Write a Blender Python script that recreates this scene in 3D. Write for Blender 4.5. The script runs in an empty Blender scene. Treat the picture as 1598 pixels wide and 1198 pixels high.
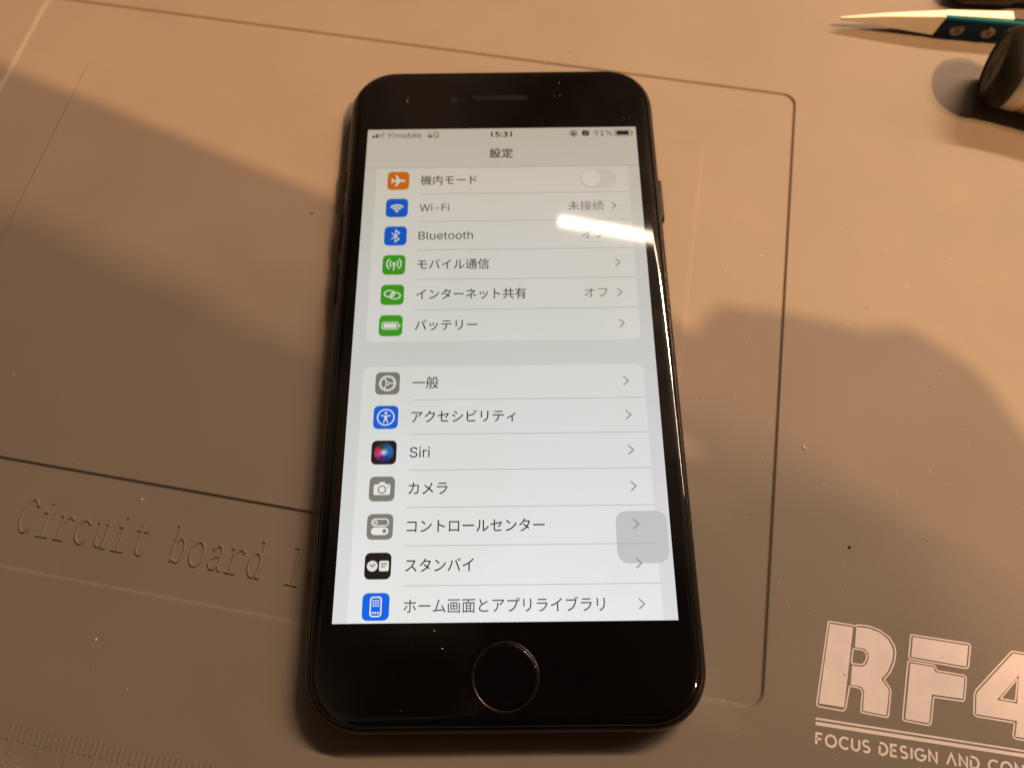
import bpy, bmesh, math, random
from mathutils import Vector, Matrix
random.seed(7)
S = 0.001                                   # all lengths below are millimetres
sc = bpy.context.scene
col = sc.collection

# ------------------------------------------------------------------ camera
cam = bpy.data.cameras.new('camera')
cam_o = bpy.data.objects.new('camera', cam)
col.objects.link(cam_o)
cam.sensor_width = 36.0
cam.lens = 36.0 * 1254.8 / 1598.0
cam.clip_start = 0.005
cam.clip_end = 20.0
RX = Vector((0.9999311, -0.0103172, -0.0056023))
RY = Vector((-0.0116796, -0.9225914, -0.3856017))
RZ = Vector((-0.0011903, 0.3856405, -0.9226483))
m3 = Matrix((RX, -RY, -RZ)).transposed()
cam_o.matrix_world = Matrix.Translation(Vector((1.79, -67.22, 147.79)) * S) @ m3.to_4x4()
cam.dof.use_dof = True
cam.dof.focus_distance = 141 * S
cam.dof.aperture_fstop = 17.0
sc.camera = cam_o

# ------------------------------------------------------------------ world, lamps, exposure
w = bpy.data.worlds.new('World'); sc.world = w; w.use_nodes = True
bg = w.node_tree.nodes['Background']
bg.inputs[0].default_value = (1.0, 0.66, 0.38, 1)
bg.inputs[1].default_value = 0.13
# a dim warm room: soft uneven brightness of walls and ceiling
_t = w.node_tree; _c = _t.nodes.new('ShaderNodeTexCoord'); _n = _t.nodes.new('ShaderNodeTexNoise')
_n.inputs['Scale'].default_value = 4.2; _n.inputs['Detail'].default_value = 2.0
_r = _t.nodes.new('ShaderNodeValToRGB')
_r.color_ramp.elements[0].position = 0.36; _r.color_ramp.elements[0].color = (0.10, 0.05, 0.02, 1)
_r.color_ramp.elements[1].position = 0.66; _r.color_ramp.elements[1].color = (2.0, 1.30, 0.80, 1)
_t.links.new(_c.outputs['Generated'], _n.inputs['Vector']); _t.links.new(_n.outputs['Fac'], _r.inputs[0]); _t.links.new(_r.outputs[0], bg.inputs[0])

def lamp(name, loc, target, sx, sy, power, color, roll=None):
    l = bpy.data.lights.new(name, 'AREA')
    l.shape = 'RECTANGLE' if sy else 'DISK'
    l.size = sx * S
    if sy: l.size_y = sy * S
    l.energy = power; l.color = color
    o = bpy.data.objects.new(name, l); col.objects.link(o)
    z = (Vector(loc) - Vector(target)).normalized()
    x = Vector(roll) if roll else Vector((1, 0, 0))
    x = (x - z * x.dot(z)).normalized(); y = z.cross(x)
    o.matrix_world = Matrix.Translation(Vector(loc) * S) @ Matrix((x, y, z)).transposed().to_4x4()
    return o
WARM = (1.0, 0.61, 0.29)
# long fluorescent tube beyond the far edge of the bench (seen mirrored in the cover glass), split so the mirrored end is dimmer
TUBE = (1.0, 0.735, 0.51)
lamp('tube_light_end', (250, 662, 1000), (250 - 0.2244 * 500, 662 - 0.9745 * 500, 0), 342, 13, 1.0, TUBE, (0.9745, -0.2244, 0))
lamp('added_tube_fill', (650, 570, 1000), (650 - 0.2244 * 580, 570 - 0.9745 * 580, 0), 478, 14, 18, TUBE, (0.9745, -0.2244, 0))  # boosted stretch outside the flat glass's mirror, added to fill the mat
lamp('tube_light_far', (1150, 455, 1000), (1150 - 0.2244 * 680, 455 - 0.9745 * 680, 0), 540, 14, 6, TUBE, (0.9745, -0.2244, 0))
# two warm ceiling lamps to the right: a small one and a short tube
LZ = 2400.0
dA = Vector((0.55, -0.27, 1.0)); dB = Vector((0.622, -0.162, 1.0))
lamp('ceiling_light_small', Vector((40, 0, 0)) + dA * LZ, (40, 0, 0), 42, 0, 104, WARM)
lamp('ceiling_light_tube', Vector((40, 0, 0)) + dB * LZ, (40, 0, 0), 420, 24, 58, (1.0, 0.54, 0.27), (0.7, -0.7, -0.56))

sc.view_settings.view_transform = 'Standard'
sc.view_settings.look = 'None'
sc.view_settings.exposure = 0.0
sc.view_settings.gamma = 1.0
sc.view_settings.use_curve_mapping = False
try:
    sc.cycles.use_denoising = True
    sc.cycles.denoiser = 'OPENIMAGEDENOISE'
    sc.cycles.sample_clamp_indirect = 8.0
    sc.cycles.max_bounces = 8
except Exception:
    pass

# ------------------------------------------------------------------ helpers
def lin(c):
    return tuple(((x / 255.0) / 12.92 if x / 255.0 <= 0.04045 else ((x / 255.0 + 0.055) / 1.055) ** 2.4) for x in c)

def mat(name, base, rough=0.5, metal=0.0, spec=0.5, bump=None, var=0.0, vscale=60):
    m = bpy.data.materials.new(name); m.use_nodes = True
    nt = m.node_tree; b = nt.nodes['Principled BSDF']
    b.inputs['Base Color'].default_value = (*base, 1)
    b.inputs['Roughness'].default_value = rough
    b.inputs['Metallic'].default_value = metal
    b.inputs['Specular IOR Level'].default_value = spec
    tc = nt.nodes.new('ShaderNodeTexCoord')
    if var:
        n = nt.nodes.new('ShaderNodeTexNoise'); n.inputs['Scale'].default_value = vscale
        n.inputs['Detail'].default_value = 5
        nt.links.new(tc.outputs['Object'], n.inputs['Vector'])
        r = nt.nodes.new('ShaderNodeMapRange')
        r.inputs[1].default_value = 0.3; r.inputs[2].default_value = 0.7
        r.inputs[3].default_value = 1 - var; r.inputs[4].default_value = 1 + var
        nt.links.new(n.outputs['Fac'], r.inputs[0])
        mx = nt.nodes.new('ShaderNodeVectorMath'); mx.operation = 'SCALE'
        mx.inputs[0].default_value = base
        nt.links.new(r.outputs[0], mx.inputs['Scale'])
        nt.links.new(mx.outputs[0], b.inputs['Base Color'])
    if bump:
        n = nt.nodes.new('ShaderNodeTexNoise'); n.inputs['Scale'].default_value = bump[0]
        n.inputs['Detail'].default_value = 4
        nt.links.new(tc.outputs['Object'], n.inputs['Vector'])
        bp = nt.nodes.new('ShaderNodeBump'); bp.inputs['Distance'].default_value = bump[1]
        bp.inputs['Strength'].default_value = bump[2]
        nt.links.new(n.outputs['Fac'], bp.inputs['Height'])
        nt.links.new(bp.outputs[0], b.inputs['Normal'])
    return m

_ui = {}
def smudge(nt, b):
    """finger-smudged glass: a patchy, rougher film on top of the polish"""
    tc = nt.nodes.new('ShaderNodeNewGeometry')
    n = nt.nodes.new('ShaderNodeTexNoise'); n.inputs['Scale'].default_value = 70; n.inputs['Detail'].default_value = 4
    n.inputs['Distortion'].default_value = 1.2
    nt.links.new(tc.outputs['Position'], n.inputs['Vector'])
    r = nt.nodes.new('ShaderNodeMapRange'); r.inputs[1].default_value = 0.35; r.inputs[2].default_value = 0.7
    r.inputs[3].default_value = SMUDGE * 0.25; r.inputs[4].default_value = SMUDGE
    nt.links.new(n.outputs['Fac'], r.inputs[0]); nt.links.new(r.outputs[0], b.inputs['Coat Weight'])
    b.inputs['Coat Roughness'].default_value = 0.27; b.inputs['Coat IOR'].default_value = 1.4
SMUDGE = 0.16
def ui(rgb, attr=False):
    """a lit display colour: black glass in front, emission behind; view-angle fade and warm reflected haze painted in towards the top"""
    key = (rgb, attr)
    if key in _ui: return _ui[key]
    m = bpy.data.materials.new('display'); m.use_nodes = True
    nt = m.node_tree; b = nt.nodes['Principled BSDF']
    b.inputs['Base Color'].default_value = (0.004, 0.004, 0.004, 1)
    b.inputs['Roughness'].default_value = GLASS_R
    b.inputs['Specular IOR Level'].default_value = 0.5
    smudge(nt, b)
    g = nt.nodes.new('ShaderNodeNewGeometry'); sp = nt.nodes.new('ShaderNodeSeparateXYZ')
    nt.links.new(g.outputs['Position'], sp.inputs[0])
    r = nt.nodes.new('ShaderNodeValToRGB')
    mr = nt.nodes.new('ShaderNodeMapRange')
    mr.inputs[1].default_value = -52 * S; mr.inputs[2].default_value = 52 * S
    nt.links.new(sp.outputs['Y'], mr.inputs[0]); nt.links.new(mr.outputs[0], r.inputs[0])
    e = r.color_ramp.elements  # ramp paints view-angle fade and reflected warmth into the emission colour
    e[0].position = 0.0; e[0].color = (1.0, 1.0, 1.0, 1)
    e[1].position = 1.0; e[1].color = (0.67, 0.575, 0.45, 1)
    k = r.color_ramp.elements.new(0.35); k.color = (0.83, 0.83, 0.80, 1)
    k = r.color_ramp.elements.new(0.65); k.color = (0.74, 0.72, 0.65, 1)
    mx = nt.nodes.new('ShaderNodeVectorMath'); mx.operation = 'MULTIPLY'
    nt.links.new(r.outputs[0], mx.inputs[0])
    if attr:
        a = nt.nodes.new('ShaderNodeAttribute'); a.attribute_name = 'Col'
        nt.links.new(a.outputs['Color'], mx.inputs[1])
    else:
        mx.inputs[1].default_value = lin(rgb)
    nz = nt.nodes.new('ShaderNodeTexNoise'); nz.inputs['Scale'].default_value = 38; nz.inputs['Detail'].default_value = 3
    nt.links.new(g.outputs['Position'], nz.inputs['Vector'])
    tint = nt.nodes.new('ShaderNodeValToRGB')
    tint.color_ramp.elements[0].position = 0.3; tint.color_ramp.elements[0].color = (0.93, 0.955, 0.90, 1)
    tint.color_ramp.elements[1].position = 0.7; tint.color_ramp.elements[1].color = (1.0, 0.985, 1.0, 1)
    nt.links.new(nz.outputs['Fac'], tint.inputs[0])
    m2 = nt.nodes.new('ShaderNodeVectorMath'); m2.operation = 'MULTIPLY'
    nt.links.new(mx.outputs[0], m2.inputs[0]); nt.links.new(tint.outputs[0], m2.inputs[1])
    nt.links.new(m2.outputs[0], b.inputs['Emission Color'])
    b.inputs['Emission Strength'].default_value = 1.0
    _ui[key] = m
    return m
GLASS_R = 0.035

def tag(o, label, cat, group=None, kind=None):
    if label: o['label'] = label
    if cat: o['category'] = cat
    if group: o['group'] = group
    if kind: o['kind'] = kind
    return o

def link(name, me, mats, parent=None, smooth=False):
    me.name = name
    for m in (mats if isinstance(mats, (list, tuple)) else [mats]): me.materials.append(m)
    if smooth:
        for p in me.polygons: p.use_smooth = True
    o = bpy.data.objects.new(name, me); col.objects.link(o)
    if parent: o.parent = parent
    return o

def mesh(name, V, F, mats, parent=None, smooth=False, MI=None):
    me = bpy.data.meshes.new(name)
    me.from_pydata([Vector(v) * S for v in V], [], F)
    o = link(name, me, mats, parent, smooth)
    if MI: me.polygons.foreach_set('material_index', MI)
    me.validate()
    return o

def rrect(w, h, r, n=8, cx=0, cy=0, p=2.0):
    """rounded rectangle, counter-clockwise; p > 2 gives a squarer, continuous corner"""
    out = []
    for k, (sx, sy) in enumerate(((1, 1), (-1, 1), (-1, -1), (1, -1))):
        for i in range(n + 1):
            a = math.pi / 2 * (k + i / n)
            c, s = math.cos(a), math.sin(a)
            ex = math.copysign(abs(c) ** (2 / p), c); ey = math.copysign(abs(s) ** (2 / p), s)
            out.append((cx + sx * (w / 2 - r) + r * ex, cy + sy * (h / 2 - r) + r * ey))
    return out

def loops(rings, cap0=True, cap1=True, closed=True):
    V, F = [], []; n = len(rings[0])
    for r in rings: V += r
    for k in range(len(rings) - 1):
        for i in range(n if closed else n - 1):
            j = (i + 1) % n
            F.append((k * n + i, k * n + j, (k + 1) * n + j, (k + 1) * n + i))
    if cap0: F.append(tuple(range(n - 1, -1, -1)))
    if cap1: F.append(tuple((len(rings) - 1) * n + i for i in range(n)))
    return V, F

def join(parts):
    V, F = [], []
    for v, f in parts:
        b = len(V); V += list(v); F += [tuple(i + b for i in q) for q in f]
    return V, F

def ribbon(pts, wd, closed=False, z=0.0):
    """flat stroke of constant width with mitred corners"""
    P = [Vector((p[0], p[1])) for p in pts]; n = len(P)
    L, R = [], []
    for i in range(n):
        a = P[i - 1] if (i > 0 or closed) else None
        b = P[(i + 1) % n] if (i < n - 1 or closed) else None
        d1 = (P[i] - a).normalized() if a is not None else None
        d2 = (b - P[i]).normalized() if b is not None else None
        if d1 is None: d1 = d2
        if d2 is None: d2 = d1
        t = (d1 + d2)
        t = t.normalized() if t.length > 1e-6 else d1
        nn = Vector((-t.y, t.x)); c = max(0.45, nn.dot(Vector((-d1.y, d1.x))))
        L.append(P[i] + nn * wd / 2 / c); R.append(P[i] - nn * wd / 2 / c)
    V = [(p.x, p.y, z) for p in L] + [(p.x, p.y, z) for p in R]
    F = []
    for i in range(n if closed else n - 1):
        j = (i + 1) % n
        F.append((n + i, n + j, j, i))
    return V, F

def ridge(pts, hw, ht, z, closed=False):
    """raised rounded bead along a polyline lying on a surface at height z"""
    prof = [(-1, -0.1), (-0.85, 0.5), (-0.45, 0.9), (0, 1), (0.45, 0.9), (0.85, 0.5), (1, -0.1)]
    rs = []
    strips = [ribbon(pts, 2 * hw * max(abs(a), 1e-3), closed)[0] for a, b in prof]
    n = len(pts); V = []; F = []
    for i in range(n):
        for (a, b), st in zip(prof, strips):
            v = st[i] if a < 0 else st[n + i]
            V.append((v[0], v[1], z + b * ht))
    m = len(prof)
    for i in range(n if closed else n - 1):
        j = (i + 1) % n
        for k in range(m - 1):
            F.append((i * m + k, i * m + k + 1, j * m + k + 1, j * m + k))
    if not closed:
        F.append(tuple(range(m - 1, -1, -1))); F.append(tuple((n - 1) * m + k for k in range(m)))
    return V, F

def arc(cx, cy, rx, ry, a0, a1, n=14):
    return [(cx + rx * math.cos(math.radians(a0 + (a1 - a0) * i / n)), cy + ry * math.sin(math.radians(a0 + (a1 - a0) * i / n))) for i in range(n + 1)]

def poly(pts, z=0.0):
    return [(p[0], p[1], z) for p in pts], [tuple(range(len(pts)))]

def area2(p): return sum(p[i][0] * p[(i + 1) % len(p)][1] - p[(i + 1) % len(p)][0] * p[i][1] for i in range(len(p)))
def ccw(p): return p if area2(p) > 0 else p[::-1]

def tube(pts, rad, n=10, cap=True):
    """round tube through 3-D points; rad is a number or one per point"""
    P = [Vector(p) for p in pts]; rings = []
    up = Vector((0, 0, 1))
    for i, p in enumerate(P):
        d = (P[min(i + 1, len(P) - 1)] - P[max(i - 1, 0)]).normalized()
        x = d.cross(up)
        if x.length < 1e-4: x = Vector((1, 0, 0))
        x.normalize(); y = x.cross(d)
        r = rad[i] if isinstance(rad, (list, tuple)) else rad
        rings.append([tuple(p + x * r * math.cos(2 * math.pi * k / n) + y * r * math.sin(2 * math.pi * k / n)) for k in range(n)])
    return loops(rings, cap, cap)

# mat axes: the mat lies turned 10.7 degrees clockwise to the phone
MA = math.radians(-10.7)
MX = (math.cos(MA), math.sin(MA)); MY = (-math.sin(MA), math.cos(MA))
def M2W(V):
    return [(v[0] * MX[0] + v[1] * MY[0], v[0] * MX[1] + v[1] * MY[1], v[2]) for v in V]

# ------------------------------------------------------------------ setting: bench top
bench_m = mat('bench_laminate', (0.30, 0.22, 0.15), 0.5, var=0.08, vscale=8)
bench = mesh('workbench', *loops([[(x, y, z) for x, y in rrect(1400, 900, 10, 4, 0, 60)] for z in (-33.6, -3.6)]), bench_m)
bench['kind'] = 'structure'

# ------------------------------------------------------------------ the silicone mat
SIL = (0.180, 0.142, 0.112)
sil = mat('grey_silicone', SIL, 0.62, 0, 0.32, bump=(2600, 0.00006, 0.35), var=0.05, vscale=42)
RD = -0.55                                   # depth of the recess
ow, oh, ocx, ocy = 185.8, 135.7, -37.6, 10.85
pw, ph, pcx, pcy = 146.9, 97.05, -38.7, 11.68
rings = []
def ring(wd, hh, cx, cy, r, z): rings.append([(x, y, z) for x, y in rrect(wd, hh, max(r, 0.05), 6, cx, cy)])
ring(420, 320, 10, 5, 12, -3.59)
ring(420, 320, 10, 5, 12, -0.6)
ring(418.8, 318.8, 10, 5, 11.4, 0)
for d, z in ((-0.08, 0.0), (0.06, -0.03), (0.17, -0.12), (0.36, -0.38), (0.46, RD + 0.08), (0.57, RD + 0.02), (0.70, RD)):
    ring(ow - 2 * d, oh - 2 * d, ocx, ocy, 3.2 - d, z)
for d, z in ((-0.70, RD), (-0.56, RD + 0.02), (-0.45, RD + 0.08), (-0.33, -0.36), (-0.16, -0.12), (-0.05, -0.03), (0.09, 0.0)):
    ring(pw - 2 * d, ph - 2 * d, pcx, pcy, 1.3 - d, z)
V, F = loops(rings, True, True)
mat_o = mesh('work_mat', M2W(V), F, sil)
tag(mat_o, 'grey-brown silicone repair mat with recessed panel, embossed lettering and white logo', 'work mat')

# raised lettering on the floor of the recess
def ell(cx, cy, rx, ry): return (arc(cx, cy, rx, ry, 0, 360, 22)[:-1], True)
GL = {
 'C': [([(2.62, 5.2), (2.66, 6.5)], 0), (arc(1.5, 3.25, 1.18, 3.2, 38, 322, 20), 0)],
 'i': [([(1.42, 6.1), (1.62, 6.3)], 0), ([(0.6, 4.4), (1.5, 4.4), (1.5, 0.0)], 0), ([(0.45, 0), (2.55, 0)], 0)],
 'r': [([(0.25, 4.4), (0.95, 4.4), (0.95, 0)], 0), ([(0.2, 0), (1.9, 0)], 0), ([(0.95, 2.9), (1.25, 3.8), (1.75, 4.35), (2.3, 4.4), (2.65, 3.9)], 0)],
 'c': [(arc(1.5, 2.2, 1.12, 2.2, 42, 322, 18), 0)],
 'u': [([(0.2, 4.4), (0.75, 4.4), (0.75, 1.1), (0.95, 0.35), (1.45, 0.02), (1.95, 0.35), (2.25, 1.2)], 0), ([(1.7, 4.4), (2.25, 4.4), (2.25, 0), (2.8, 0)], 0)],
 't': [([(1.3, 5.9), (1.3, 0.9), (1.5, 0.2), (1.95, 0), (2.35, 0.2), (2.6, 0.9)], 0), ([(0.45, 4.4), (2.4, 4.4)], 0)],
 'b': [([(0.2, 6.6), (0.75, 6.6), (0.75, 0)], 0), ell(1.6, 2.2, 0.95, 2.2)],
 'o': [ell(1.5, 2.2, 1.12, 2.25)],
 'a': [([(0.65, 3.5), (0.95, 4.2), (1.5, 4.42), (2.0, 4.15), (2.2, 3.4), (2.2, 0.6), (2.4, 0.05), (2.8, 0)], 0), ([(2.2, 2.55), (1.3, 2.4), (0.6, 1.8), (0.5, 0.8), (0.95, 0.05), (1.55, 0.15), (2.2, 1.1)], 0)],
 'd': [([(1.65, 6.6), (2.25, 6.6), (2.25, 0), (2.8, 0)], 0), ell(1.4, 2.2, 0.95, 2.2)],
 'l': [([(0.7, 6.6), (1.5, 6.6), (1.5, 0)], 0), ([(0.4, 0), (2.6, 0)], 0)],
}
parts = []
for k, ch in enumerate('Circuit board lo'):
    if ch == ' ': continue
    for pts, cl in GL[ch]:
        sx = 1.10
        q = [(-83.65 + 3.714 * k + x * sx, -50.1 - 0.035 * k + y) for x, y in pts]
        parts.append(ridge(q, 0.29, 0.31, RD, bool(cl)))
V, F = join(parts)
letter = mesh('raised_lettering', M2W(V), F, sil, mat_o)

# embossed millimetre ruler along the front of the mat
parts = []
for k in range(-60, 175):
    u = -68.9 + 0.98 * k
    if u < -122 or u > 60: continue
    parts.append(ridge([(u, -81.35), (u + 0.02, -81.35 - (4.5 if k % 5 == 0 else 2.35))], 0.20, 0.19, 0.0))
for k in range(-2, 4):                       # figures under the long ticks
    u = -66.8 + 9.8 * k
    parts.append(ridge(arc(u, -88.9, 0.8, 1.5, 0, 360, 16)[:-1], 0.16, 0.10, 0, True))
    parts.append(ridge(arc(u - 2.4, -88.3, 0.75, 0.85, 170, -60, 10) + [(u - 3.1, -90.4), (u - 1.6, -90.4)], 0.16, 0.10, 0))
V, F = join(parts)
mesh('ruler_ticks', M2W(V), F, sil, mat_o)

# white printed logo on the mat's right front corner
ink = mat('white_ink', (0.68, 0.57, 0.56), 0.5, 0, 0.4, bump=(3000, 0.00003, 0.3), var=0.05, vscale=300)
def arcs(pts, it=1):
    """round the corners of a closed outline a little"""
    for _ in range(it):
        o = []
        n = len(pts)
        for i in range(n):
            p, q, r = Vector(pts[i - 1]), Vector(pts[i]), Vector(pts[(i + 1) % n])
            d1 = min(0.16, (p - q).length * 0.3); d2 = min(0.16, (r - q).length * 0.3)
            o.append(tuple(q + (p - q).normalized() * d1)); o.append(tuple(q + (r - q).normalized() * d2))
        pts = o
    return pts
ZI = 0.012
Rout = [(65.72, -40.11), (70.22, -40.01), (70.42, -40.14), (70.71, -39.84), (72.7, -39.69), (74.69, -40.08), (76.3, -41.02), (77.16, -42.21), (77.4, -43.38), (77.14, -45.1), (76.41, -46.9), (75.39, -48.22), (76.35, -49.38), (76.54, -49.93), (76.15, -53.92), (75.91, -54.26), (71.61, -54.23), (71.49, -53.95), (71.77, -50.9), (71.33, -50.35), (69.58, -50.28), (69.02, -53.93), (68.62, -54.51), (64.29, -54.55), (64.11, -54.12)]
Rcnt = [(70.07, -44.0), (71.75, -43.94), (72.37, -44.39), (72.42, -45.22), (72.02, -46.13), (71.53, -46.46), (69.82, -46.52)]
Rf1 = [(65.98, -40.47), (70.02, -40.38), (68.73, -53.92), (64.48, -54.02)]
Rf2 = [(70.59, -40.24), (72.71, -40.10), (74.60, -40.46), (75.98, -41.31), (76.76, -42.5), (76.96, -43.57), (76.74, -44.93), (76.04, -46.73), (74.93, -48.24), (76.04, -49.55), (76.21, -49.99), (75.79, -53.94), (71.85, -53.89), (72.06, -50.73), (71.57, -50.07), (69.75, -50.02), (69.94, -46.85), (71.65, -46.79), (72.38, -46.25), (72.74, -45.29), (72.70, -44.32), (71.99, -43.65), (70.39, -43.68)]
Fo1 = [(80.01, -39.87), (90.01, -39.63), (90.24, -40.0), (89.76, -43.57), (89.43, -43.92), (84.4, -43.94), (79.59, -43.95)]
Fo2 = [(79.47, -44.4), (84.09, -44.34), (84.32, -45.14), (89.15, -45.1), (89.32, -45.55), (88.88, -49.13), (88.63, -49.4), (83.73, -49.58), (83.2, -53.91), (82.79, -54.28), (78.65, -54.27), (78.48, -53.96)]
Ff1 = [(80.38, -40.2), (89.83, -40.0), (89.37, -43.57), (80.04, -43.6)]
Ff2 = [(79.88, -44.72), (83.84, -44.64), (84.07, -45.43), (89.0, -45.45), (88.58, -48.99), (83.43, -49.2), (82.85, -53.91), (78.93, -53.96)]
N4o = [(97.27, -39.6), (90.87, -47.15), (90.55, -47.9), (90.34, -51.16), (90.69, -51.44), (97.05, -51.33), (96.65, -53.43), (96.91, -53.85), (101.3, -53.75), (101.6, -51.4), (103.2, -51.35), (102.9, -47.9), (101.9, -47.9), (102.8, -39.5)]
N4c = [(97.97, -44.01), (94.89, -47.87), (97.38, -47.84)]
def inset(p, d):
    p = ccw(p); n = len(p); o = []
    for i in range(n):
        a, b, c = Vector(p[i - 1]), Vector(p[i]), Vector(p[(i + 1) % n])
        d1 = (b - a).normalized(); d2 = (c - b).normalized()
        n1 = Vector((-d1.y, d1.x)); n2 = Vector((-d2.y, d2.x)); t = (n1 + n2).normalized()
        o.append(tuple(b + t * d / max(0.5, t.dot(n1))))
    return o
parts = [ribbon(arcs(p), 0.24, True, ZI) for p in (Rout, Rcnt, Fo1, Fo2, N4o, N4c)]
parts += [poly(ccw(p), ZI) for p in (Rf1, Rf2, Ff1, Ff2)]
N4f = inset(N4o, 0.36); hole = inset(N4c, -0.33)[::-1]
# fill of the 4: outline bridged to its counter
i0 = min(range(len(N4f)), key=lambda i: (Vector(N4f[i]) - Vector(hole[0])).length)
j0 = min(range(3), key=lambda j: (Vector(N4f[i0]) - Vector(hole[j])).length)
br = N4f[:i0 + 1] + [hole[(j0 + k) % 3] for k in range(4)] + N4f[i0:]
parts.append(poly(br, ZI))
def quad(a, b, c, d): return [(a[0], a[1], ZI), (b[0], b[1], ZI), (c[0], c[1], ZI), (d[0], d[1], ZI)], [(0, 1, 2, 3)]
parts.append(quad((64.0, -56.70), (108, -55.35), (108, -55.07), (64.0, -56.36)))
parts.append(quad((64.03, -57.58), (108, -56.22), (108, -55.66), (64.01, -57.02)))
V, F = join(parts)
mesh('logo_print', M2W(V), F, ink, mat_o)

# strap line under the logo, drawn as thin strokes
ST = {
 'F': [[(0, 0), (0, 1), (0.55, 1)], [(0, 0.52), (0.48, 0.52)]],
 'O': [arc(0.48, 0.5, 0.48, 0.5, 0, 360, 24)],
 'C': [arc(0.48, 0.5, 0.48, 0.5, 48, 312, 18)],
 'U': [[(0, 1), (0, 0.34)] + arc(0.34, 0.34, 0.34, 0.34, 180, 360, 10) + [(0.68, 1)]],
 'S': [arc(0.3, 0.745, 0.29, 0.255, 40, 270, 10)[:-1] + arc(0.3, 0.235, 0.31, 0.255, 90, -140, 10)],
 'D': [[(0.0, 0.0), (0.0, 0.72)], [(0.0, 0)] + [(0.25, 0)] + arc(0.25, 0.5, 0.46, 0.5, -90, 90, 14) + [(0.0, 1)]],
 'E': [[(0.55, 0), (0, 0), (0, 1), (0.55, 1)], [(0, 0.52), (0.48, 0.52)]],
 'I': [[(0.05, 0), (0.05, 1)]],
 'G': [arc(0.48, 0.5, 0.48, 0.5, 48, 345, 20) + [(0.95, 0.46), (0.52, 0.46)]],
 'N': [[(0, 0), (0, 1), (0.68, 0), (0.68, 1)]],
 'A': [[(0, 0), (0.42, 1), (0.84, 0)]],
 'T': [[(0, 1), (0.7, 1)], [(0.35, 1), (0.35, 0)]],
}
def strap(txt, x0, adv_to=None):
    xs = x0; out = []
    for ch in txt:
        if ch == ' ': xs += 1.05; continue
        wmax = max(p[0] for s in ST[ch] for p in s)
        for s in ST[ch]:
            s2 = s
            cl = s[0] == s[-1]
            q = [(xs + p[0] * 1.75, -60.53 + 0.034 * (xs - 64) + p[1] * 1.72) for p in (s[:-1] if cl else s)]
            out.append(ribbon(q, 0.35, cl, ZI))
        xs += wmax * 1.75 + 0.62
    return out, xs
parts, xe = strap('FOCUS DESIGN AND CONST', 64.22)
V, F = join(parts)
mesh('printed_text', M2W(V), F, ink, mat_o)

# ------------------------------------------------------------------ the phone
phone = bpy.data.objects.new('smartphone', None); col.objects.link(phone); phone.empty_display_size = 0.02
tag(phone, 'black smartphone lying face up on the mat, screen lit with a settings list', 'smartphone')
PW, PH, PR = 67.4, 138.5, 10.6
alu = mat('black_aluminium', (0.030, 0.022, 0.017), 0.26, 0.85, 0.5, bump=(4000, 0.00001, 0.2))
glass = mat('black_cover_glass', (0.002, 0.0015, 0.0015), GLASS_R, 0, 0.5)
smudge(glass.node_tree, glass.node_tree.nodes['Principled BSDF'])
def body_ring(d, z, n=14): return [(x, y, z) for x, y in rrect(PW - 2 * d, PH - 2 * d, PR - d, n, 0, 0, 2.15)]
prof = [(3.2, 0.02), (2.0, 0.12), (1.15, 0.45), (0.55, 1.05), (0.18, 1.9), (0.03, 2.8), (0.0, 3.6), (0.03, 4.4), (0.16, 5.2), (0.40, 5.85), (0.62, 6.2), (0.80, 6.38), (0.98, 6.42), (1.05, 6.30)]
V, F = loops([body_ring(d, z) for d, z in prof])
mesh('phone_body', V, F, alu, phone, True)
gp = [(1.10, 6.20), (1.02, 6.40), (1.02, 6.62), (1.08, 6.82), (1.22, 6.99), (1.45, 7.12), (1.75, 7.21), (2.10, 7.265), (2.45, 7.29), (2.80, 7.30)]
V, F = loops([body_ring(d, z) for d, z in gp])
g_o = mesh('cover_glass', V, F, glass, phone, True)
g_o.data.polygons[len(F) - 1].use_smooth = False
tag(g_o, 'glossy black front glass with rounded edge', None)
# side keys
def key(name, x, y, ln, sgn):
    r = [[(x + sgn * dx, y + a, 3.9 + b) for a, b in rrect(ln - 2 * k, 2.5 - 2 * k, 1.2 - k, 6)] for dx, k in ((-0.6, 0), (0.30, 0), (0.42, 0.12))]
    V, F = loops(r if sgn < 0 else r)
    return mesh(name, V, F, alu, phone, False)
key('side_button', PW / 2, 34.6, 10.6, 1)
key('volume_button', -PW / 2, 27.5, 10.0, -1)
key('volume_button', -PW / 2, 15.5, 10.0, -1)
key('mute_switch', -PW / 2, 40.5, 5.5, -1)
# earpiece, front camera
ear_m = mat('earpiece_mesh', (0.002, 0.0015, 0.001), 0.7, 0.0, 0.12)
V, F = loops([[(x, y, z) for x, y in rrect(12.2 - 2 * d, 1.35 - 2 * d, 0.67 - d, 8, -0.35, 60.5)] for d, z in ((0, 7.302), (0.10, 7.34), (0.22, 7.34), (0.28, 7.305))], False, True)
mesh('earpiece', V, F, ear_m, phone)
lens_m = mat('lens_glass', (0.006, 0.006, 0.008), 0.08, 0.0)
V, F = loops([[(-10.6 + r * math.cos(2 * math.pi * k / 24), 59.9 + r * math.sin(2 * math.pi * k / 24), z) for k in range(24)] for r, z in ((0.95, 7.302), (0.85, 7.325), (0.7, 7.31), (0.3, 7.33))], False, True)
mesh('front_camera', V, F, lens_m, phone, True)
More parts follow.
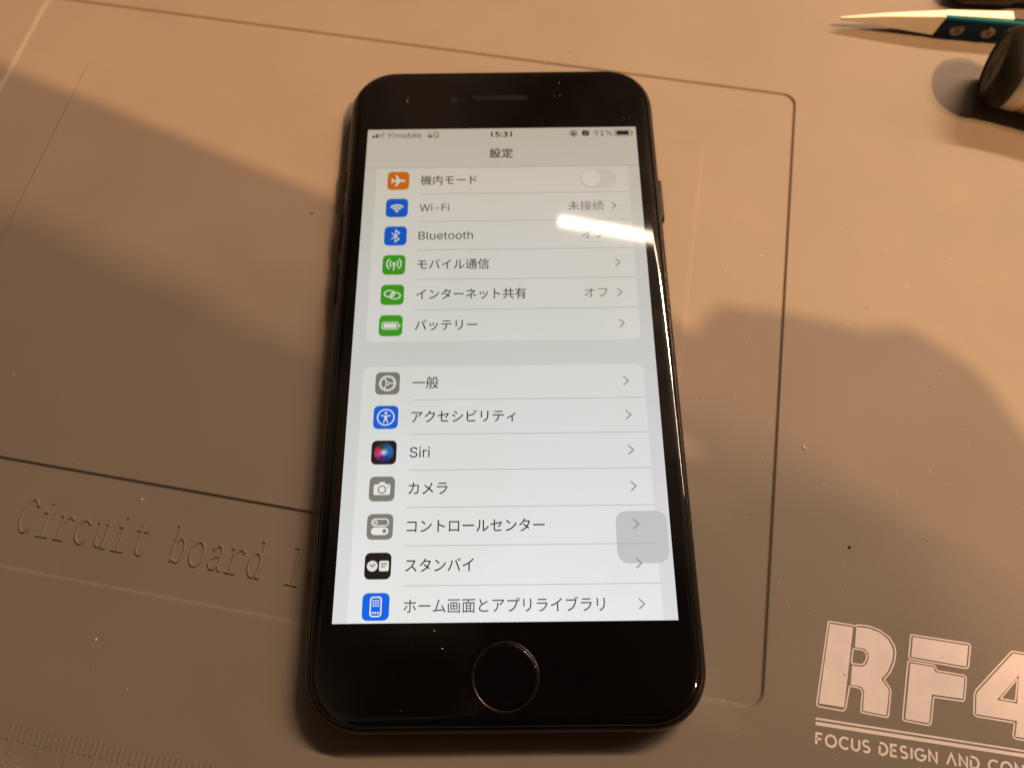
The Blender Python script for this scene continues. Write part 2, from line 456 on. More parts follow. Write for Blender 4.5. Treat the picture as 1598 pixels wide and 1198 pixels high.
# home button: shallow dish in a thin dark ring
ring_m = mat('ring_metal', (0.055, 0.042, 0.034), 0.25, 0.9)
def circ(r, z, n=64, cx=0, cy=-60.6): return [(cx + r * math.cos(2 * math.pi * k / n), cy + r * math.sin(2 * math.pi * k / n), z) for k in range(n)]
V, F = loops([circ(5.2, 7.302), circ(5.18, 7.37), circ(5.0, 7.375), circ(4.2, 7.345), circ(3.0, 7.325), circ(1.5, 7.315)], False, True)
hb = mesh('home_button', V, F, glass, phone, True)
V, F = loops([circ(5.62, 7.302), circ(5.58, 7.36), circ(5.48, 7.40), circ(5.34, 7.40), circ(5.25, 7.36), circ(5.22, 7.302)], False, False)
mesh('button_ring', V, F, ring_m, hb, True)

# ------------------------------------------------------------------ what the screen shows (375 x 667 points)
K = 58.4 / 375.0
def X(x): return x * K - 29.2
def Y(y): return 51.95 - y * K
Z0 = 7.302; DZ = 0.004
def zl(k): return Z0 + DZ * k
SCR_BG = (224, 224, 228); CARD = (236, 236, 238)
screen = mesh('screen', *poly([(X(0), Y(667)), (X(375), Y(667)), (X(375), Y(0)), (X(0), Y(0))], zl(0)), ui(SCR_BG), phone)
tag(screen, 'lit display with a white settings list', None)

class UI:
    """flat pieces on the screen, several colours in one mesh"""
    def __init__(s): s.V = []; s.F = []; s.MI = []; s.mats = []
    def add(s, vf, rgb, layer):
        v, f = vf
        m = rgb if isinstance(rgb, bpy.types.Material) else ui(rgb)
        if m not in s.mats: s.mats.append(m)
        b = len(s.V); s.V += [(p[0], p[1], zl(layer)) for p in v]
        for q in f:
            q = [i + b for i in q]
            a = sum(s.V[q[i]][0] * s.V[q[(i + 1) % len(q)]][1] - s.V[q[(i + 1) % len(q)]][0] * s.V[q[i]][1] for i in range(len(q)))
            s.F.append(tuple(q if a > 0 else q[::-1])); s.MI.append(s.mats.index(m))
    def box(s, x0, y0, x1, y1, r, rgb, layer, n=6):
        s.add(poly(rrect((x1 - x0) * K, (y1 - y0) * K, max(r * K, 0.001), n, X((x0 + x1) / 2), Y((y0 + y1) / 2), 2.3)), rgb, layer)
    def line(s, pts, wd, rgb, layer, closed=False):
        s.add(ribbon([(X(x), Y(y)) for x, y in pts], wd * K, closed), rgb, layer)
    def pol(s, pts, rgb, layer): s.add(poly([(X(x), Y(y)) for x, y in pts]), rgb, layer)
    def disc(s, x, y, r, rgb, layer): s.pol(arc(x, y, r, r, 0, 360, 28)[:-1], rgb, layer)
    def ring(s, x, y, r, wd, rgb, layer): s.line(arc(x, y, r, r, 0, 360, 32)[:-1], wd, rgb, layer, True)
    def build(s, name, label=None):
        o = mesh(name, s.V, s.F, s.mats, screen, False, s.MI)
        if label: o['label'] = label
        return o

LATIN = None
try:                                         # Blender's own bundled interface face for the Latin words
    import os
    LATIN = bpy.data.fonts.load(os.path.join(bpy.utils.system_resource('DATAFILES'), 'fonts', 'Inter.woff2'))
except Exception:
    LATIN = None
def text(body, x0, x1, yc, size, rgb, layer, bold=0.0, name='screen_text'):
    c = bpy.data.curves.new(name, 'FONT'); c.body = body; c.size = 1.0; c.offset = bold
    latin = LATIN is not None and bold < 0.01 and all(ord(ch) < 128 for ch in body)
    if latin: c.font = LATIN; c.offset = 0.0
    c.resolution_u = 4
    t = bpy.data.objects.new(name, c); col.objects.link(t)
    bpy.context.view_layer.update()
    me = bpy.data.meshes.new_from_object(t.evaluated_get(bpy.context.evaluated_depsgraph_get()))
    bpy.data.objects.remove(t); bpy.data.curves.remove(c)
    xs = [v.co.x for v in me.vertices]
    a, b = min(xs), max(xs)
    sy = size * K; sx = (x1 - x0) * K / (b - a)
    cap = 0.36
    if latin: sy = sx; cap = max(v.co.y for v in me.vertices) / 2
    for v in me.vertices:
        v.co = Vector((X(x0) + (v.co.x - a) * sx, Y(yc) + (v.co.y - cap) * sy, zl(layer))) * S
    me.materials.clear()
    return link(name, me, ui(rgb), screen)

INK = (10, 9, 9); GREY = (128, 124, 124); CHEV = (160, 158, 160); SEP = (186, 184, 184)
# cards
u = UI(); u.box(16, 66.3, 359, 329, 1, CARD, 1); u.box(16, 318, 359, 329.4, 9, CARD, 1)
u = UI(); u.pol([(16, 66.3), (359, 66.3)] + [(359 - 9 + 9 * math.cos(math.radians(a)), 320.4 + 9 * math.sin(math.radians(a))) for a in range(0, 91, 15)] + [(25 + 9 * math.cos(math.radians(a)), 320.4 + 9 * math.sin(math.radians(a))) for a in range(90, 181, 15)], CARD, 1)
u.build('list_card')
u = UI(); u.pol([(359, 666.6), (16, 666.6)] + [(25 + 9 * math.cos(math.radians(a)), 372.5 + 9 * math.sin(math.radians(a))) for a in range(180, 271, 15)] + [(350 + 9 * math.cos(math.radians(a)), 372.5 + 9 * math.sin(math.radians(a))) for a in range(270, 361, 15)], CARD, 1)
u.build('list_card')
u = UI(); u.box(0.2, 65.4, 374.8, 66.1, 0, (176, 172, 170), 1); u.build('header_line')
rows1 = [87 + 44 * i for i in range(6)]; rows2 = [385.4 + 44 * i for i in range(7)]
for ys in (rows1, rows2):
    for y in ys[:-1]:
        u = UI(); u.box(76, y + 21.7, 358.8, y + 22.5, 0, SEP, 3); u.build('separator_line')
# floating touch button
u = UI(); u.box(313.5, 546.5, 371.5, 605.5, 14, (203, 203, 205), 2, 10); u.build('touch_button', 'translucent grey rounded square button over the list')
# texts
for t, x1, y in (('機内モード', 153, 0), ('Wi-Fi', 116.4, 1), ('Bluetooth', 148.5, 2), ('モバイル通信', 170, 3), ('インターネット共有', 217.3, 4), ('バッテリー', 155, 5)):
    text(t, 76.8, x1, rows1[y], 17, INK, 4, 0.004)
for t, x1, y in (('一般', 108.5, 0), ('アクセシビリティ', 202, 1), ('Siri', 100.4, 2), ('カメラ', 122, 3), ('コントロールセンター', 233, 4), ('スタンバイ', 153, 5), ('ホーム画面とアプリライブラリ', 296.6, 6)):
    text(t, 76.8, x1, rows2[y], 17, INK if y < 6 else (84, 80, 86), 4, 0.004)
text('未接続', 275.5, 323.5, rows1[1], 16.5, GREY, 4)
text('オフ', 291.5, 321, rows1[2], 16.5, GREY, 4)
text('オフ', 291.5, 321, rows1[4], 16.5, GREY, 4)
text('設定', 170.5, 203, 43, 17, INK, 2, 0.014, 'header_text')
text('15:31', 172.5, 201.5, 10, 12.6, INK, 2, 0.018, 'status_text')
text('Y!mobile', 27, 75.5, 10.2, 12, (30, 27, 26), 2, 0.004, 'status_text')
text('4G', 83.5, 99.5, 10.2, 12, (30, 27, 26), 2, 0.004, 'status_text')
text('91%', 317, 342, 10.2, 12, (30, 27, 26), 2, 0.004, 'status_text')
# chevrons
for y in rows1[1:] + rows2:
    u = UI(); u.line([(333.6, y - 5.6), (339.6, y), (333.6, y + 5.6)], 1.7, CHEV, 4); u.build('chevron')
# status bar symbols
u = UI()
for k, h in enumerate((4, 6, 8, 10)):
    u.box(7 + 4.4 * k, 14 - h, 10.2 + 4.4 * k, 14, 0.8, INK if k < 2 else (186, 180, 172), 2)
u.build('signal_bars')
u = UI(); u.ring(287.5, 10, 4.9, 1.1, (60, 56, 54), 2); u.box(284.9, 9.2, 290.1, 13.2, 0.8, (60, 56, 54), 2); u.ring(287.5, 8.9, 1.7, 0.9, (60, 56, 54), 3); u.build('lock_symbol')
u = UI(); u.box(299.5, 5.2, 309.5, 14.6, 3.2, (66, 58, 58), 2); u.line([(302.5, 12.4), (306.7, 7.6)], 1.1, (190, 180, 176), 3); u.build('status_symbol')
u = UI(); u.line([(x, y) for x, y in [((q[0] + 29.2) / K, (51.95 - q[1]) / K) for q in rrect(23 * K, 11 * K, 3 * K, 5, X(357), Y(10.2))]], 0.9, (90, 84, 82), 2, True)
u.box(347.4, 6.6, 365.2, 13.8, 1.6, INK, 2); u.box(369.3, 8.4, 370.7, 12, 0.7, (90, 84, 82), 2); u.build('battery_symbol')
# toggle, its colours lightened to paint in the washing-out glare haze
u = UI(); u.box(293, 71.5, 343, 102.5, 15.4, (229, 227, 226), 3, 14); u.disc(308.6, 87.4, 13.9, (208, 206, 206), 4); u.disc(308.6, 86.8, 13.2, (242, 242, 243), 5); u.build('toggle_switch', 'switched-off toggle with white knob')

WHT = (242, 240, 240)
def icon(y, rgb, label):
    u = UI(); u.box(31.6, y - 14.7, 61.2, y + 14.7, 6.8, rgb, 2, 8); u.lab = label
    return u
ORG = (226, 122, 14); BLU = (0, 102, 238); GRN = (62, 168, 28); GRY = (132, 129, 122); BLK = (24, 20, 22)
cx = 46.4
y = rows1[0]; u = icon(y, ORG, 'orange tile with white aeroplane')
half = [(10.2, 0), (9.2, 1.3), (7.0, 1.75), (2.6, 1.75), (-2.6, 9.4), (-4.6, 9.4), (-2.2, 1.75), (-6.2, 1.6), (-8.2, 4.0), (-9.8, 4.0), (-8.9, 0)]
u.pol([(cx + a, y + b) for a, b in half] , WHT, 3); u.pol([(cx + a, y - b) for a, b in half], WHT, 3); u.build('app_icon', u.lab)
y = rows1[1]; u = icon(y, BLU, 'blue tile with white wireless fan')
for r, wd in ((11.6, 2.7), (7.3, 2.7)): u.line(arc(cx, y + 7.2, r, r, 225, 315, 14), wd, WHT, 3)
u.pol([(cx, y + 7.6)] + arc(cx, y + 7.2, 4.2, 4.2, 225, 315, 8), WHT, 3); u.build('app_icon', u.lab)
y = rows1[2]; u = icon(y, BLU, 'blue tile with white short-range radio rune')
u.line([(cx - 5.2, y - 4.8), (cx + 5.0, y + 4.6), (cx, y + 9.2), (cx, y - 9.2), (cx + 5.0, y - 4.6), (cx - 5.2, y + 4.8)], 1.5, WHT, 3); u.build('app_icon', u.lab)
y = rows1[3]; u = icon(y, GRN, 'green tile with white aerial')
for r in (5.2, 9.4):
    u.line(arc(cx, y - 1.6, r, r, 128, 232, 12), 1.7, WHT, 3); u.line(arc(cx, y - 1.6, r, r, -52, 52, 12), 1.7, WHT, 3)
u.disc(cx, y - 1.6, 2.3, WHT, 3); u.line([(cx, y - 1.0), (cx, y + 8.6)], 1.6, WHT, 4); u.build('app_icon', u.lab)
y = rows1[4]; u = icon(y, GRN, 'green tile with two linked loops')
def pill(px, py, a, b): return arc(px - a + b, py, b, b, 90, 270, 10) + arc(px + a - b, py, b, b, -90, 90, 10)
l1 = arc(cx - 3.6, y - 1.5, 6.6, 4.6, 35, 345, 26); l2 = arc(cx + 3.6, y + 1.5, 6.6, 4.6, 215, 525, 26)
u.line(l1, 1.7, WHT, 3); u.line(l2, 1.7, WHT, 3)
u.line([l1[-1], (cx + 1.6, y + 1.4), (cx - 0.6, y + 1.4)], 1.7, WHT, 4); u.line([l2[-1], (cx - 1.6, y - 1.0), (cx + 0.6, y - 1.0)], 1.7, WHT, 4); u.build('app_icon', u.lab)
y = rows1[5]; u = icon(y, GRN, 'green tile with white battery')
u.line([((q[0] + 29.2) / K, (51.95 - q[1]) / K) for q in rrect(20.5 * K, 9.6 * K, 2.6 * K, 5, X(cx - 0.6), Y(y))], 1.2, WHT, 3, True)
u.box(cx - 9, y - 3.1, cx + 7.6, y + 3.1, 1.2, WHT, 3); u.box(cx + 10.7, y - 1.8, cx + 12, y + 1.8, 0.6, WHT, 3); u.build('app_icon', u.lab)
y = rows2[0]; u = icon(y, GRY, 'grey tile with white gear')
u.ring(cx, y, 8.6, 1.8, WHT, 3)
for k in range(20):
    a = math.radians(18 * k); u.line([(cx + 8.8 * math.cos(a), y + 8.8 * math.sin(a)), (cx + 11 * math.cos(a), y + 11 * math.sin(a))], 1.5, WHT, 4)
for k in range(3):
    a = math.radians(120 * k); u.line([(cx + 1.4 * math.cos(a), y + 1.4 * math.sin(a)), (cx + 8.4 * math.cos(a), y + 8.4 * math.sin(a))], 1.5, WHT, 4)
u.ring(cx, y, 2.0, 1.2, WHT, 5); u.build('app_icon', u.lab)
y = rows2[1]; u = icon(y, BLU, 'blue tile with white figure in a ring')
u.ring(cx, y, 9.9, 1.6, WHT, 3); u.disc(cx, y - 5.4, 1.7, WHT, 3)
u.line([(cx - 5.8, y - 2.2), (cx, y - 1.4), (cx + 5.8, y - 2.2)], 1.5, WHT, 3)
u.pol([(cx - 1.7, y - 1.8), (cx + 1.7, y - 1.8), (cx + 1.5, y + 1.6), (cx + 3.2, y + 7), (cx + 1.9, y + 7.2), (cx, y + 2.2), (cx - 1.9, y + 7.2), (cx - 3.2, y + 7), (cx - 1.5, y + 1.6)], WHT, 4); u.build('app_icon', u.lab)
# the orb tile: a colour wheel of the display itself
y = rows2[2]; u = icon(y, BLK, 'black tile with glowing multicoloured orb')
u.build('app_icon', u.lab)
NV, NR = 48, 10; V = []; C = []
def mixc(a, b, t): return tuple(a[i] * (1 - t) + b[i] * t for i in range(3))
wheel = [(0, (30, 110, 190)), (60, (24, 100, 180)), (110, (20, 70, 60)), (150, (205, 40, 90)), (200, (225, 60, 130)), (250, (60, 30, 120)), (300, (10, 60, 160)), (360, (30, 110, 190))]
def wcol(a):
    for (a0, c0), (a1, c1) in zip(wheel, wheel[1:]):
        if a0 <= a <= a1: return mixc(c0, c1, (a - a0) / (a1 - a0))
    return wheel[0][1]
for i in range(NR + 1):
    for k in range(NV):
        a = 360 * k / NV; t = i / NR
        V.append((X(cx + 12 * t * math.cos(math.radians(a))), Y(y - 12 * t * math.sin(math.radians(a))), zl(3)))
        c = mixc((235, 245, 250), wcol(a), min(1, t * 2.1)) if t < 0.76 else mixc(wcol(a), (14, 12, 14), min(1, (t - 0.76) / 0.24))
        if 0.80 < t < 0.95: c = mixc(c, wcol(a), 0.75)
        C.append(lin(c))
F = [(i * NV + k, (i + 1) * NV + k, (i + 1) * NV + (k + 1) % NV, i * NV + (k + 1) % NV) for i in range(NR) for k in range(NV)]
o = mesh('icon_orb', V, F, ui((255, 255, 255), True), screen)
ca = o.data.color_attributes.new('Col', 'FLOAT_COLOR', 'POINT')
for i, c in enumerate(C): ca.data[i].color = (*c, 1)
y = rows2[3]; u = icon(y, GRY, 'grey tile with white camera')
u.box(cx - 9.6, y - 5.6, cx + 9.6, y + 7.2, 2.4, WHT, 3); u.pol([(cx - 4.6, y - 5.2), (cx - 2.8, y - 8.2), (cx + 2.8, y - 8.2), (cx + 4.6, y - 5.2)], WHT, 4)
u.ring(cx, y + 0.8, 4.3, 1.4, GRY, 5); u.disc(cx + 7, y - 2.6, 0.9, GRY, 5); u.build('app_icon', u.lab)
y = rows2[4]; u = icon(y, GRY, 'grey tile with two white switches')
u.line(pill(cx, y - 5, 9.4, 3.9), 1.3, WHT, 3, True); u.ring(cx - 5.3, y - 5, 2.0, 1.1, WHT, 4)
u.pol(pill(cx, y + 5, 9.9, 4.4), WHT, 3); u.disc(cx + 5.2, y + 5, 2.3, GRY, 4); u.build('app_icon', u.lab)
y = rows2[5]; u = icon(y, BLK, 'black tile with white clock and card')
u.disc(cx - 6.2, y, 6.0, (236, 226, 228), 3); u.line([(cx - 8.6, y - 1.6), (cx - 6.2, y + 0.6), (cx - 3.0, y - 2.2)], 1.1, (60, 50, 54), 4)
u.box(cx + 1.4, y - 5.8, cx + 12.2, y + 5.8, 2, (236, 232, 228), 3); u.line([(cx + 3.4, y - 2.2), (cx + 10.2, y - 2.6)], 1.2, (90, 84, 84), 4); u.line([(cx + 3.4, y + 0.8), (cx + 8, y + 0.6)], 1.2, (90, 84, 84), 4); u.build('app_icon', u.lab)
y = rows2[6]; u = icon(y, BLU, 'blue tile with white phone outline')
u.line([((q[0] + 29.2) / K, (51.95 - q[1]) / K) for q in rrect(11.6 * K, 20.4 * K, 3 * K, 6, X(cx), Y(y))], 1.5, WHT, 3, True)
for i in range(3):
    for j in range(3): u.box(cx - 3.7 + 2.7 * i, y - 7.4 + 2.7 * j, cx - 1.7 + 2.7 * i, y - 5.4 + 2.7 * j, 0.4, (190, 212, 240), 3)
    u.box(cx - 3.9 + 2.9 * i, y + 5.4, cx - 1.9 + 2.9 * i, y + 7.4, 0.5, WHT, 3)
u.build('app_icon', u.lab)

# ------------------------------------------------------------------ tweezers at the far right corner
tw = bpy.data.objects.new('tweezers', None); col.objects.link(tw); tw.empty_display_size = 0.01
tw.location = Vector((104, 84, 0)) * S
tag(tw, 'white ceramic tipped tweezers with dark blue arms, behind the black capped screwdriver', 'tweezers')
cer = mat('white_ceramic', (0.74, 0.66, 0.55), 0.38, 0, 0.5, bump=(700, 0.00008, 0.4), var=0.07, vscale=220)
blue = mat('blue_anodised', (0.004, 0.018, 0.050), 0.24, 0.85)
blue_edge = mat('teal_anodised', (0.010, 0.16, 0.19), 0.22, 0.8)
steel = mat('screw_steel', (0.24, 0.21, 0.17), 0.28, 1.0)
tip = Vector((81.5, 87.5, 3.0))
ta = (Vector((119.6, 82.2, 0)) - Vector((81.5, 87.5, 0))).normalized(); tn = Vector((-ta.y, ta.x, 0))
TW0 = Vector((104, 84, 0))
def TP(s, n, z): p = tip + ta * s + tn * n; return (p.x - TW0.x, p.y - TW0.y, z)
def blade(name, outline, n0f, n1f, m, parent):
    """plate standing on edge: outline in (along, height), front and back offset may vary along it"""
    a = [TP(s, n0f(s), z) for s, z in outline]; b = [TP(s, n1f(s), z) for s, z in outline]
    n = len(a); F = [tuple(range(n)), tuple(range(2 * n - 1, n - 1, -1))] + [(i, n + i, n + (i + 1) % n, (i + 1) % n) for i in range(n)]
    o = mesh(name, a + b, F, m, parent)
    bv = o.modifiers.new('bevel', 'BEVEL'); bv.width = 0.00012; bv.segments = 2; bv.limit_method = 'ANGLE'
    return o
front = lambda s: -0.55 + 0.55 * 0 - min(s, 23) * 0.012
blade('ceramic_tip', [(0, 2.75), (22.6, 0.9), (23.3, 6.0), (23.3, 6.5), (10, 4.9), (0, 3.2)], lambda s: -0.15 - s * 0.02, lambda s: 0.25 + s * 0.062, cer, tw)
blade('ceramic_insert', [(23.31, 1.2), (38.6, 1.2), (38.6, 7.0), (23.31, 6.5)], lambda s: 0.05, lambda s: 1.75 + (s - 23) * 0.05, cer, tw)
arm = blade('metal_arm', [(22.75, 0.75), (70, 0.9), (70, 6.3), (23.35, 5.6)], lambda s: -0.78, lambda s: 0.0, blue, tw)
blade('arm_edge', [(23.3, 5.62), (70, 6.32), (70, 6.9), (23.4, 6.45)], lambda s: -0.74, lambda s: 0.0, blue_edge, arm)
blade('ceramic_tip', [(0.4, 2.0), (23, 0.4), (23, 4.6), (0.4, 2.6)], lambda s: 0.35 + s * 0.07, lambda s: 0.65 + s * 0.10, cer, tw)
blade('metal_arm', [(23.2, 0.4), (70, 0.5), (70, 5.0), (23.2, 4.6)], lambda s: 2.1, lambda s: 2.9, blue, tw)
for s_ in (27.2, 34.4):
    c = Vector(TP(s_, -0.78, 3.2)); pts = []
    def crc(r, d): return [tuple(c + ta * r * math.cos(2 * math.pi * k / 20) + Vector((0, 0, 1)) * r * math.sin(2 * math.pi * k / 20) - tn * d) for k in range(20)]
    V, F = loops([crc(1.55, -0.1), crc(1.55, 0.12), crc(1.2, 0.36), crc(0.6, 0.42)], False, True)
    sr = mesh('screw', V, [f[::-1] for f in F], steel, tw, False)
    d1 = (ta + Vector((0, 0, 1))).normalized(); d2 = (ta - Vector((0, 0, 1))).normalized()
    for d in (d1, d2):
        e = d.cross(tn)
        a = [tuple(c + d * (0.8 * i) + e * (0.16 * j) - tn * q) for q in (0.30, 0.435) for i, j in ((-1, -1), (1, -1), (1, 1), (-1, 1))]
        mesh('cross_slot', a, [(0, 1, 2, 3), (7, 6, 5, 4), (0, 4, 5, 1), (1, 5, 6, 2), (2, 6, 7, 3), (3, 7, 4, 0)], mat('slot_black', (0.01, 0.01, 0.01), 0.6), sr)

# ------------------------------------------------------------------ black capped precision tool
pen = bpy.data.objects.new('precision_screwdriver', None); col.objects.link(pen); pen.empty_display_size = 0.01
tag(pen, 'screwdriver with black end cap and knurled metal body, in front of the tweezers', 'screwdriver')
PC = Vector((110.0, 67.0, 9.05)); pen.location = Vector((110, 67, 0)) * S
pa = Vector((0.934, -0.358, 0.0)).normalized(); pb = Vector((0.358, 0.934, 0)); pz = Vector((0, 0, 1))
def pr(r, s, n=56):
    return [tuple(Vector((0, 0, 9.05)) + pa * s + (pb * math.cos(2 * math.pi * k / n) + pz * math.sin(2 * math.pi * k / n)) * r) for k in range(n)]
capm = mat('black_cap_plastic', (0.010, 0.008, 0.006), 0.5, 0, 0.22, bump=(1500, 0.00004, 0.3))
facem = mat('cap_inlay', (0.13, 0.105, 0.085), 0.6, 0, 0.2, bump=(1800, 0.00005, 0.4))
brass = mat('knurled_metal', (0.60, 0.46, 0.26), 0.42, 0.9, bump=(1400, 0.0002, 0.7))
steel2 = mat('brushed_steel', (0.62, 0.58, 0.54), 0.45, 0.9)
V, F = loops([pr(6.3, 0.40), pr(6.42, 0.02), pr(6.6, -0.05), pr(7.1, 0.08), pr(7.7, 0.5), pr(8.5, 1.7), pr(8.9, 2.6), pr(9.0, 3.2), pr(9.0, 4.1), pr(8.8, 4.5), pr(7.2, 4.5)], False, False)
cap_o = mesh('end_cap', V, [f[::-1] for f in F], capm, pen, True)
V, F = loops([pr(6.32, 0.41), pr(0.4, 0.38)], False, True)
mesh('cap_inlay', V, [f[::-1] for f in F], facem, cap_o)
parts = []
for pts in ([(0.6, 5.2), (-0.2, 1.0), (-2.6, -2.4), (1.6, -1.6)], [(-2.6, -2.4), (-0.6, -0.6)], [(1.6, -1.6), (0.4, -5.0)], [(-0.2, 1.0), (1.6, -1.6)]):
    v, f = ribbon([(a * 0.92, b * 0.92) for a, b in pts], 0.62)
    parts.append(([tuple(Vector((0, 0, 9.05)) + pa * 0.30 + pb * p[0] + pz * p[1]) for p in v], f))
V, F = join(parts); mesh('cap_arrow', V, F, capm, cap_o)
V, F = loops([pr(7.8, 4.5), pr(8.5, 4.7), pr(8.5, 8.0), pr(8.1, 8.4)], False, False)
mesh('metal_collar', V, F, steel2, pen, True)
V, F = loops([pr(8.1, 8.4), pr(8.3, 8.8), pr(8.3, 60), pr(6, 62), pr(3, 75), pr(2, 100)], False, True)
mesh('knurled_grip', V, F, brass, pen, True)

# dark tool handle cut off by the top edge of the picture
tool = mat('dark_rubber', (0.035, 0.024, 0.017), 0.5, 0, 0.4, bump=(900, 0.0001, 0.3))
hx = [(110.5, 96.4, 4.3), (111.0, 96.35, 4.3), (113, 96.2, 4.3), (124, 95.6, 4.3), (126, 95.5, 4.3), (150, 94.2, 4.3), (190, 92, 4.3)]
V, F = tube(hx, [2.4, 3.5, 4.2, 4.2, 3.6, 3.6, 4.2], 28)
hd = mesh('tool_handle', V, F, tool, None, True)
tag(hd, 'dark brown tool handle beyond the tweezers, cut off by the top edge', 'tool')

# ------------------------------------------------------------------ crumbs, fibre, dust
def pt(u_, v_): return (u_ * 1.0, v_ * 1.0)
fib = mat('pale_fibre', (0.80, 0.72, 0.62), 0.5)
V, F = tube([(57.50, -19.10, 0.10), (57.62, -19.32, 0.14), (57.70, -19.62, 0.16), (57.98, -19.98, 0.12)], 0.085, 8)
tag(mesh('lint_fibre', V, F, fib, None, True), 'tiny curved white fibre on the mat right of the recess edge', 'fibre')
def crumb(name, x, y, z, r, m):
    bm = bmesh.new(); bmesh.ops.create_icosphere(bm, subdivisions=2, radius=r * S)
    for v in bm.verts: v.co *= random.uniform(0.45, 1.35)
    bmesh.ops.translate(bm, verts=bm.verts, vec=Vector((x, y, z + r * 0.5)) * S)
    me = bpy.data.meshes.new(name); bm.to_mesh(me); bm.free()
    return link(name, me, m)
dark = mat('dark_crumb', (0.02, 0.015, 0.012), 0.4)
tag(crumb('crumb', 63.1, -38.6, 0, 0.27, dark), 'small dark crumb on the mat above the printed letters', 'crumb')
tag(crumb('crumb', -41.75, 35.5, 0, 0.22, mat('teal_crumb', (0.03, 0.06, 0.06), 0.5)), 'small dark teal crumb on the mat left of the phone', 'crumb')
pale = mat('pale_dust', (0.72, 0.62, 0.50), 0.6)
tanm = mat('tan_dust', (0.13, 0.09, 0.065), 0.7)
V, F, MI = [], [], []
def inrec(x, y):
    a = x * MX[0] + y * MX[1]; b = x * MY[0] + y * MY[1]
    o_ = abs(a - ocx) < ow / 2 and abs(b - ocy) < oh / 2; p_ = abs(a - pcx) < pw / 2 and abs(b - pcy) < ph / 2
    return RD if (o_ and not p_) else 0.0
spots = [(-68.6, -27.9, .16), (-72.25, -53.3, .17), (37.2, -64.4, .14), (61.5, -41.5, .1)]
for k in range(330):
    big = random.random() < 0.5
    x = random.uniform(35, 110) if big else random.uniform(-130, 120)
    y = random.uniform(-75, 25) if big else random.uniform(-90, 100)
    spots.append((x, y, random.choice((0.035, 0.04, 0.05, 0.06, 0.08, 0.11))))
for k in range(10):                          # a little dust on the phone's glass too
    x = random.uniform(-29, 29); y = random.choice((random.uniform(53, 66), random.uniform(-66, -53)))
    if (x - 0) ** 2 + (y + 60.6) ** 2 > 36: spots.append((x, y, random.choice((0.03, 0.04, 0.05))))
for i, (x, y, r) in enumerate(spots):
    on = abs(x) < 30 and 52.5 < abs(y) < 66.5
    if abs(x) < 35.5 and abs(y) < 70.5 and not on: continue
    z = 7.30 if on else inrec(x, y); b = len(V); t = random.random() * 6.28; st = random.uniform(1, 2.2)
    pts = [(math.cos(t + 1.047 * k) * r * (st if k % 3 == 0 else 1), math.sin(t + 1.047 * k) * r * (st if k % 3 == 0 else 1)) for k in range(6)]
    V += [(x + p[0], y + p[1], z - 0.005) for p in pts] + [(x + p[0] * 0.5, y + p[1] * 0.5, z + r * 0.8) for p in pts]
    F += [(b + k, b + (k + 1) % 6, b + 6 + (k + 1) % 6, b + 6 + k) for k in range(6)] + [tuple(b + 6 + k for k in range(6))]
    MI += [0 if (i < 4 or random.random() < 0.55) else 1] * 7
d_o = mesh('dust_specks', V, F, [pale, tanm], None, False, MI); d_o['kind'] = 'stuff'
tag(d_o, 'pale and tan dust specks scattered over the mat', 'dust')

# ------------------------------------------------------------------ the photographer, above and behind the view: their shadow lies on the mat
cloth = mat('dark_jacket', (0.03, 0.027, 0.025), 0.85, 0, 0.2)
def skin_mesh(name, nodes, edges, m, levels=2):
    me = bpy.data.meshes.new(name)
    me.from_pydata([Vector(n[:3]) * S for n in nodes], edges, [])
    o = bpy.data.objects.new(name, me); col.objects.link(o)
    sk = o.modifiers.new('skin', 'SKIN'); sk.use_smooth_shade = True
    for v, n in zip(me.skin_vertices[0].data, nodes): v.radius = (n[3] * S, n[3] * S)
    me.skin_vertices[0].data[0].use_root = True
    sb = o.modifiers.new('sub', 'SUBSURF'); sb.levels = levels; sb.render_levels = levels
    bpy.context.view_layer.update()
    me2 = bpy.data.meshes.new_from_object(o.evaluated_get(bpy.context.evaluated_depsgraph_get()))
    bpy.data.objects.remove(o); bpy.data.meshes.remove(me)
    me2.materials.clear()
    return link(name, me2, m, None, True)
N = [(110, -540, 170, 150), (110, -370, 290, 160), (112, -228, 352, 160), (112, -225, 490, 50), (112, -205, 560, 75), (112, -190, 630, 70),
     (-70, -280, 360, 70), (-95, -220, 275, 52), (-40, -150, 246, 46), (4, -100, 240, 38), (12, -66, 238, 28),
     (290, -310, 360, 70), (280, -262, 278, 50), (214, -113, 242, 26), (206, -92, 238, 22), (202, -75, 236, 19)]
E = [(0, 1), (1, 2), (2, 3), (3, 4), (4, 5), (2, 6), (6, 7), (7, 8), (8, 9), (9, 10), (2, 11), (11, 12), (12, 13), (13, 14), (14, 15)]
def chain(base, pts):
    global N, E
    p = base
    for q in pts:
        N.append(q); E.append((p, len(N) - 1)); p = len(N) - 1
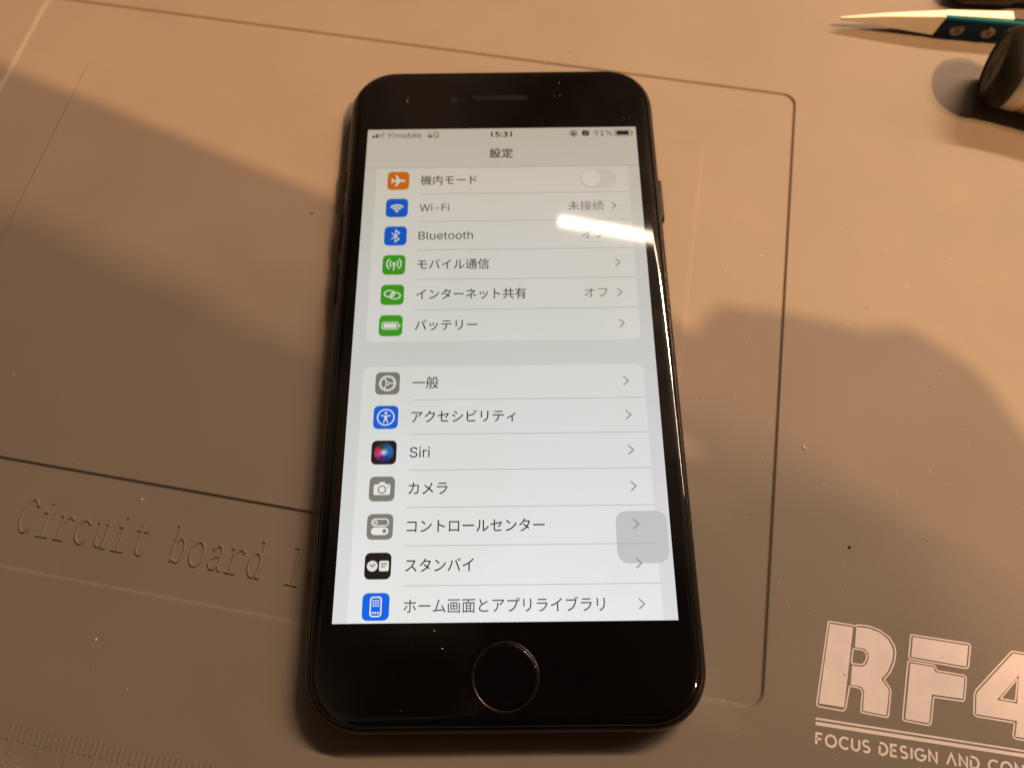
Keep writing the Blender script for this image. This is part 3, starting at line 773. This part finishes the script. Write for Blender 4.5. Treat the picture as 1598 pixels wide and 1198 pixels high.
# right hand: four fingers of different length round the end of the held phone, thumb above it
chain(15, [(188, -62, 233, 15), (176, -58, 226, 11), (166, -64, 221, 9)])
k = len(N) - 3
chain(k, [(170, -74, 224, 10), (150, -58, 222, 10), (124, -37, 226, 11), (108, -33, 230, 9)])  # long finger shaped to set the second shadow's edge
chain(14, [(190, -92, 230, 11), (176, -94, 222, 9), (166, -94, 220, 8)])
chain(13, [(198, -112, 232, 11), (184, -110, 223, 9), (174, -108, 221, 8)])
chain(14, [(192, -82, 252, 11), (176, -82, 248, 9)])
chain(2, [(235, -200, 290, 62), (224, -150, 262, 34)])  # unseen bulk added here and below to close gaps in the cast shadow
chain(2, [(60, -150, 275, 72), (20, -135, 268, 50)])
chain(2, [(150, -150, 275, 72), (172, -122, 262, 50), (166, -90, 252, 36)])
# left hand at the other end
chain(10, [(20, -46, 230, 10), (32, -40, 224, 9), (42, -40, 221, 8)])
chain(10, [(26, -58, 230, 10), (42, -56, 222, 9), (54, -56, 221, 8)])
chain(10, [(26, -70, 230, 10), (42, -70, 222, 9), (52, -70, 221, 8)])
chain(10, [(22, -82, 230, 9), (36, -84, 222, 8), (44, -84, 221, 7)])
chain(9, [(14, -80, 250, 11), (30, -70, 248, 9), (42, -64, 243, 8)])
person = skin_mesh('person', N, E, cloth)
tag(person, 'person in a dark jacket leaning over the bench, holding a phone up to photograph it', 'person')
held = bpy.data.objects.new('camera_phone', None); col.objects.link(held)
tag(held, 'dark phone held above the bench in both hands to take the photograph', 'smartphone')
ang = math.radians(-25.9); hX = Vector((math.cos(ang), math.sin(ang), 0)); hY = Vector((-hX.y, hX.x, 0))
hc = Vector((11, 15, 232)) + hX * 83 - hY * 39
held.location = hc * S
def slab(wd, hh, r, zs): return [[tuple(hX * x + hY * y_ + Vector((0, 0, z))) for x, y_ in rrect(wd - 2 * d, hh - 2 * d, r - d, 8)] for d, z in zs]
V, F = loops(slab(166, 78, 10, ((1, -4), (0, -3), (0, 3), (1, 4))))
mesh('phone_body', V, F, alu, held)
V, F = loops([[tuple(-hX * 68 + hY * 24 + Vector((8 * math.cos(2 * math.pi * k / 24), 8 * math.sin(2 * math.pi * k / 24), z))) for k in range(24)] for z in (-4.0, -5.6)])
mesh('rear_lens', V, F, lens_m, held)
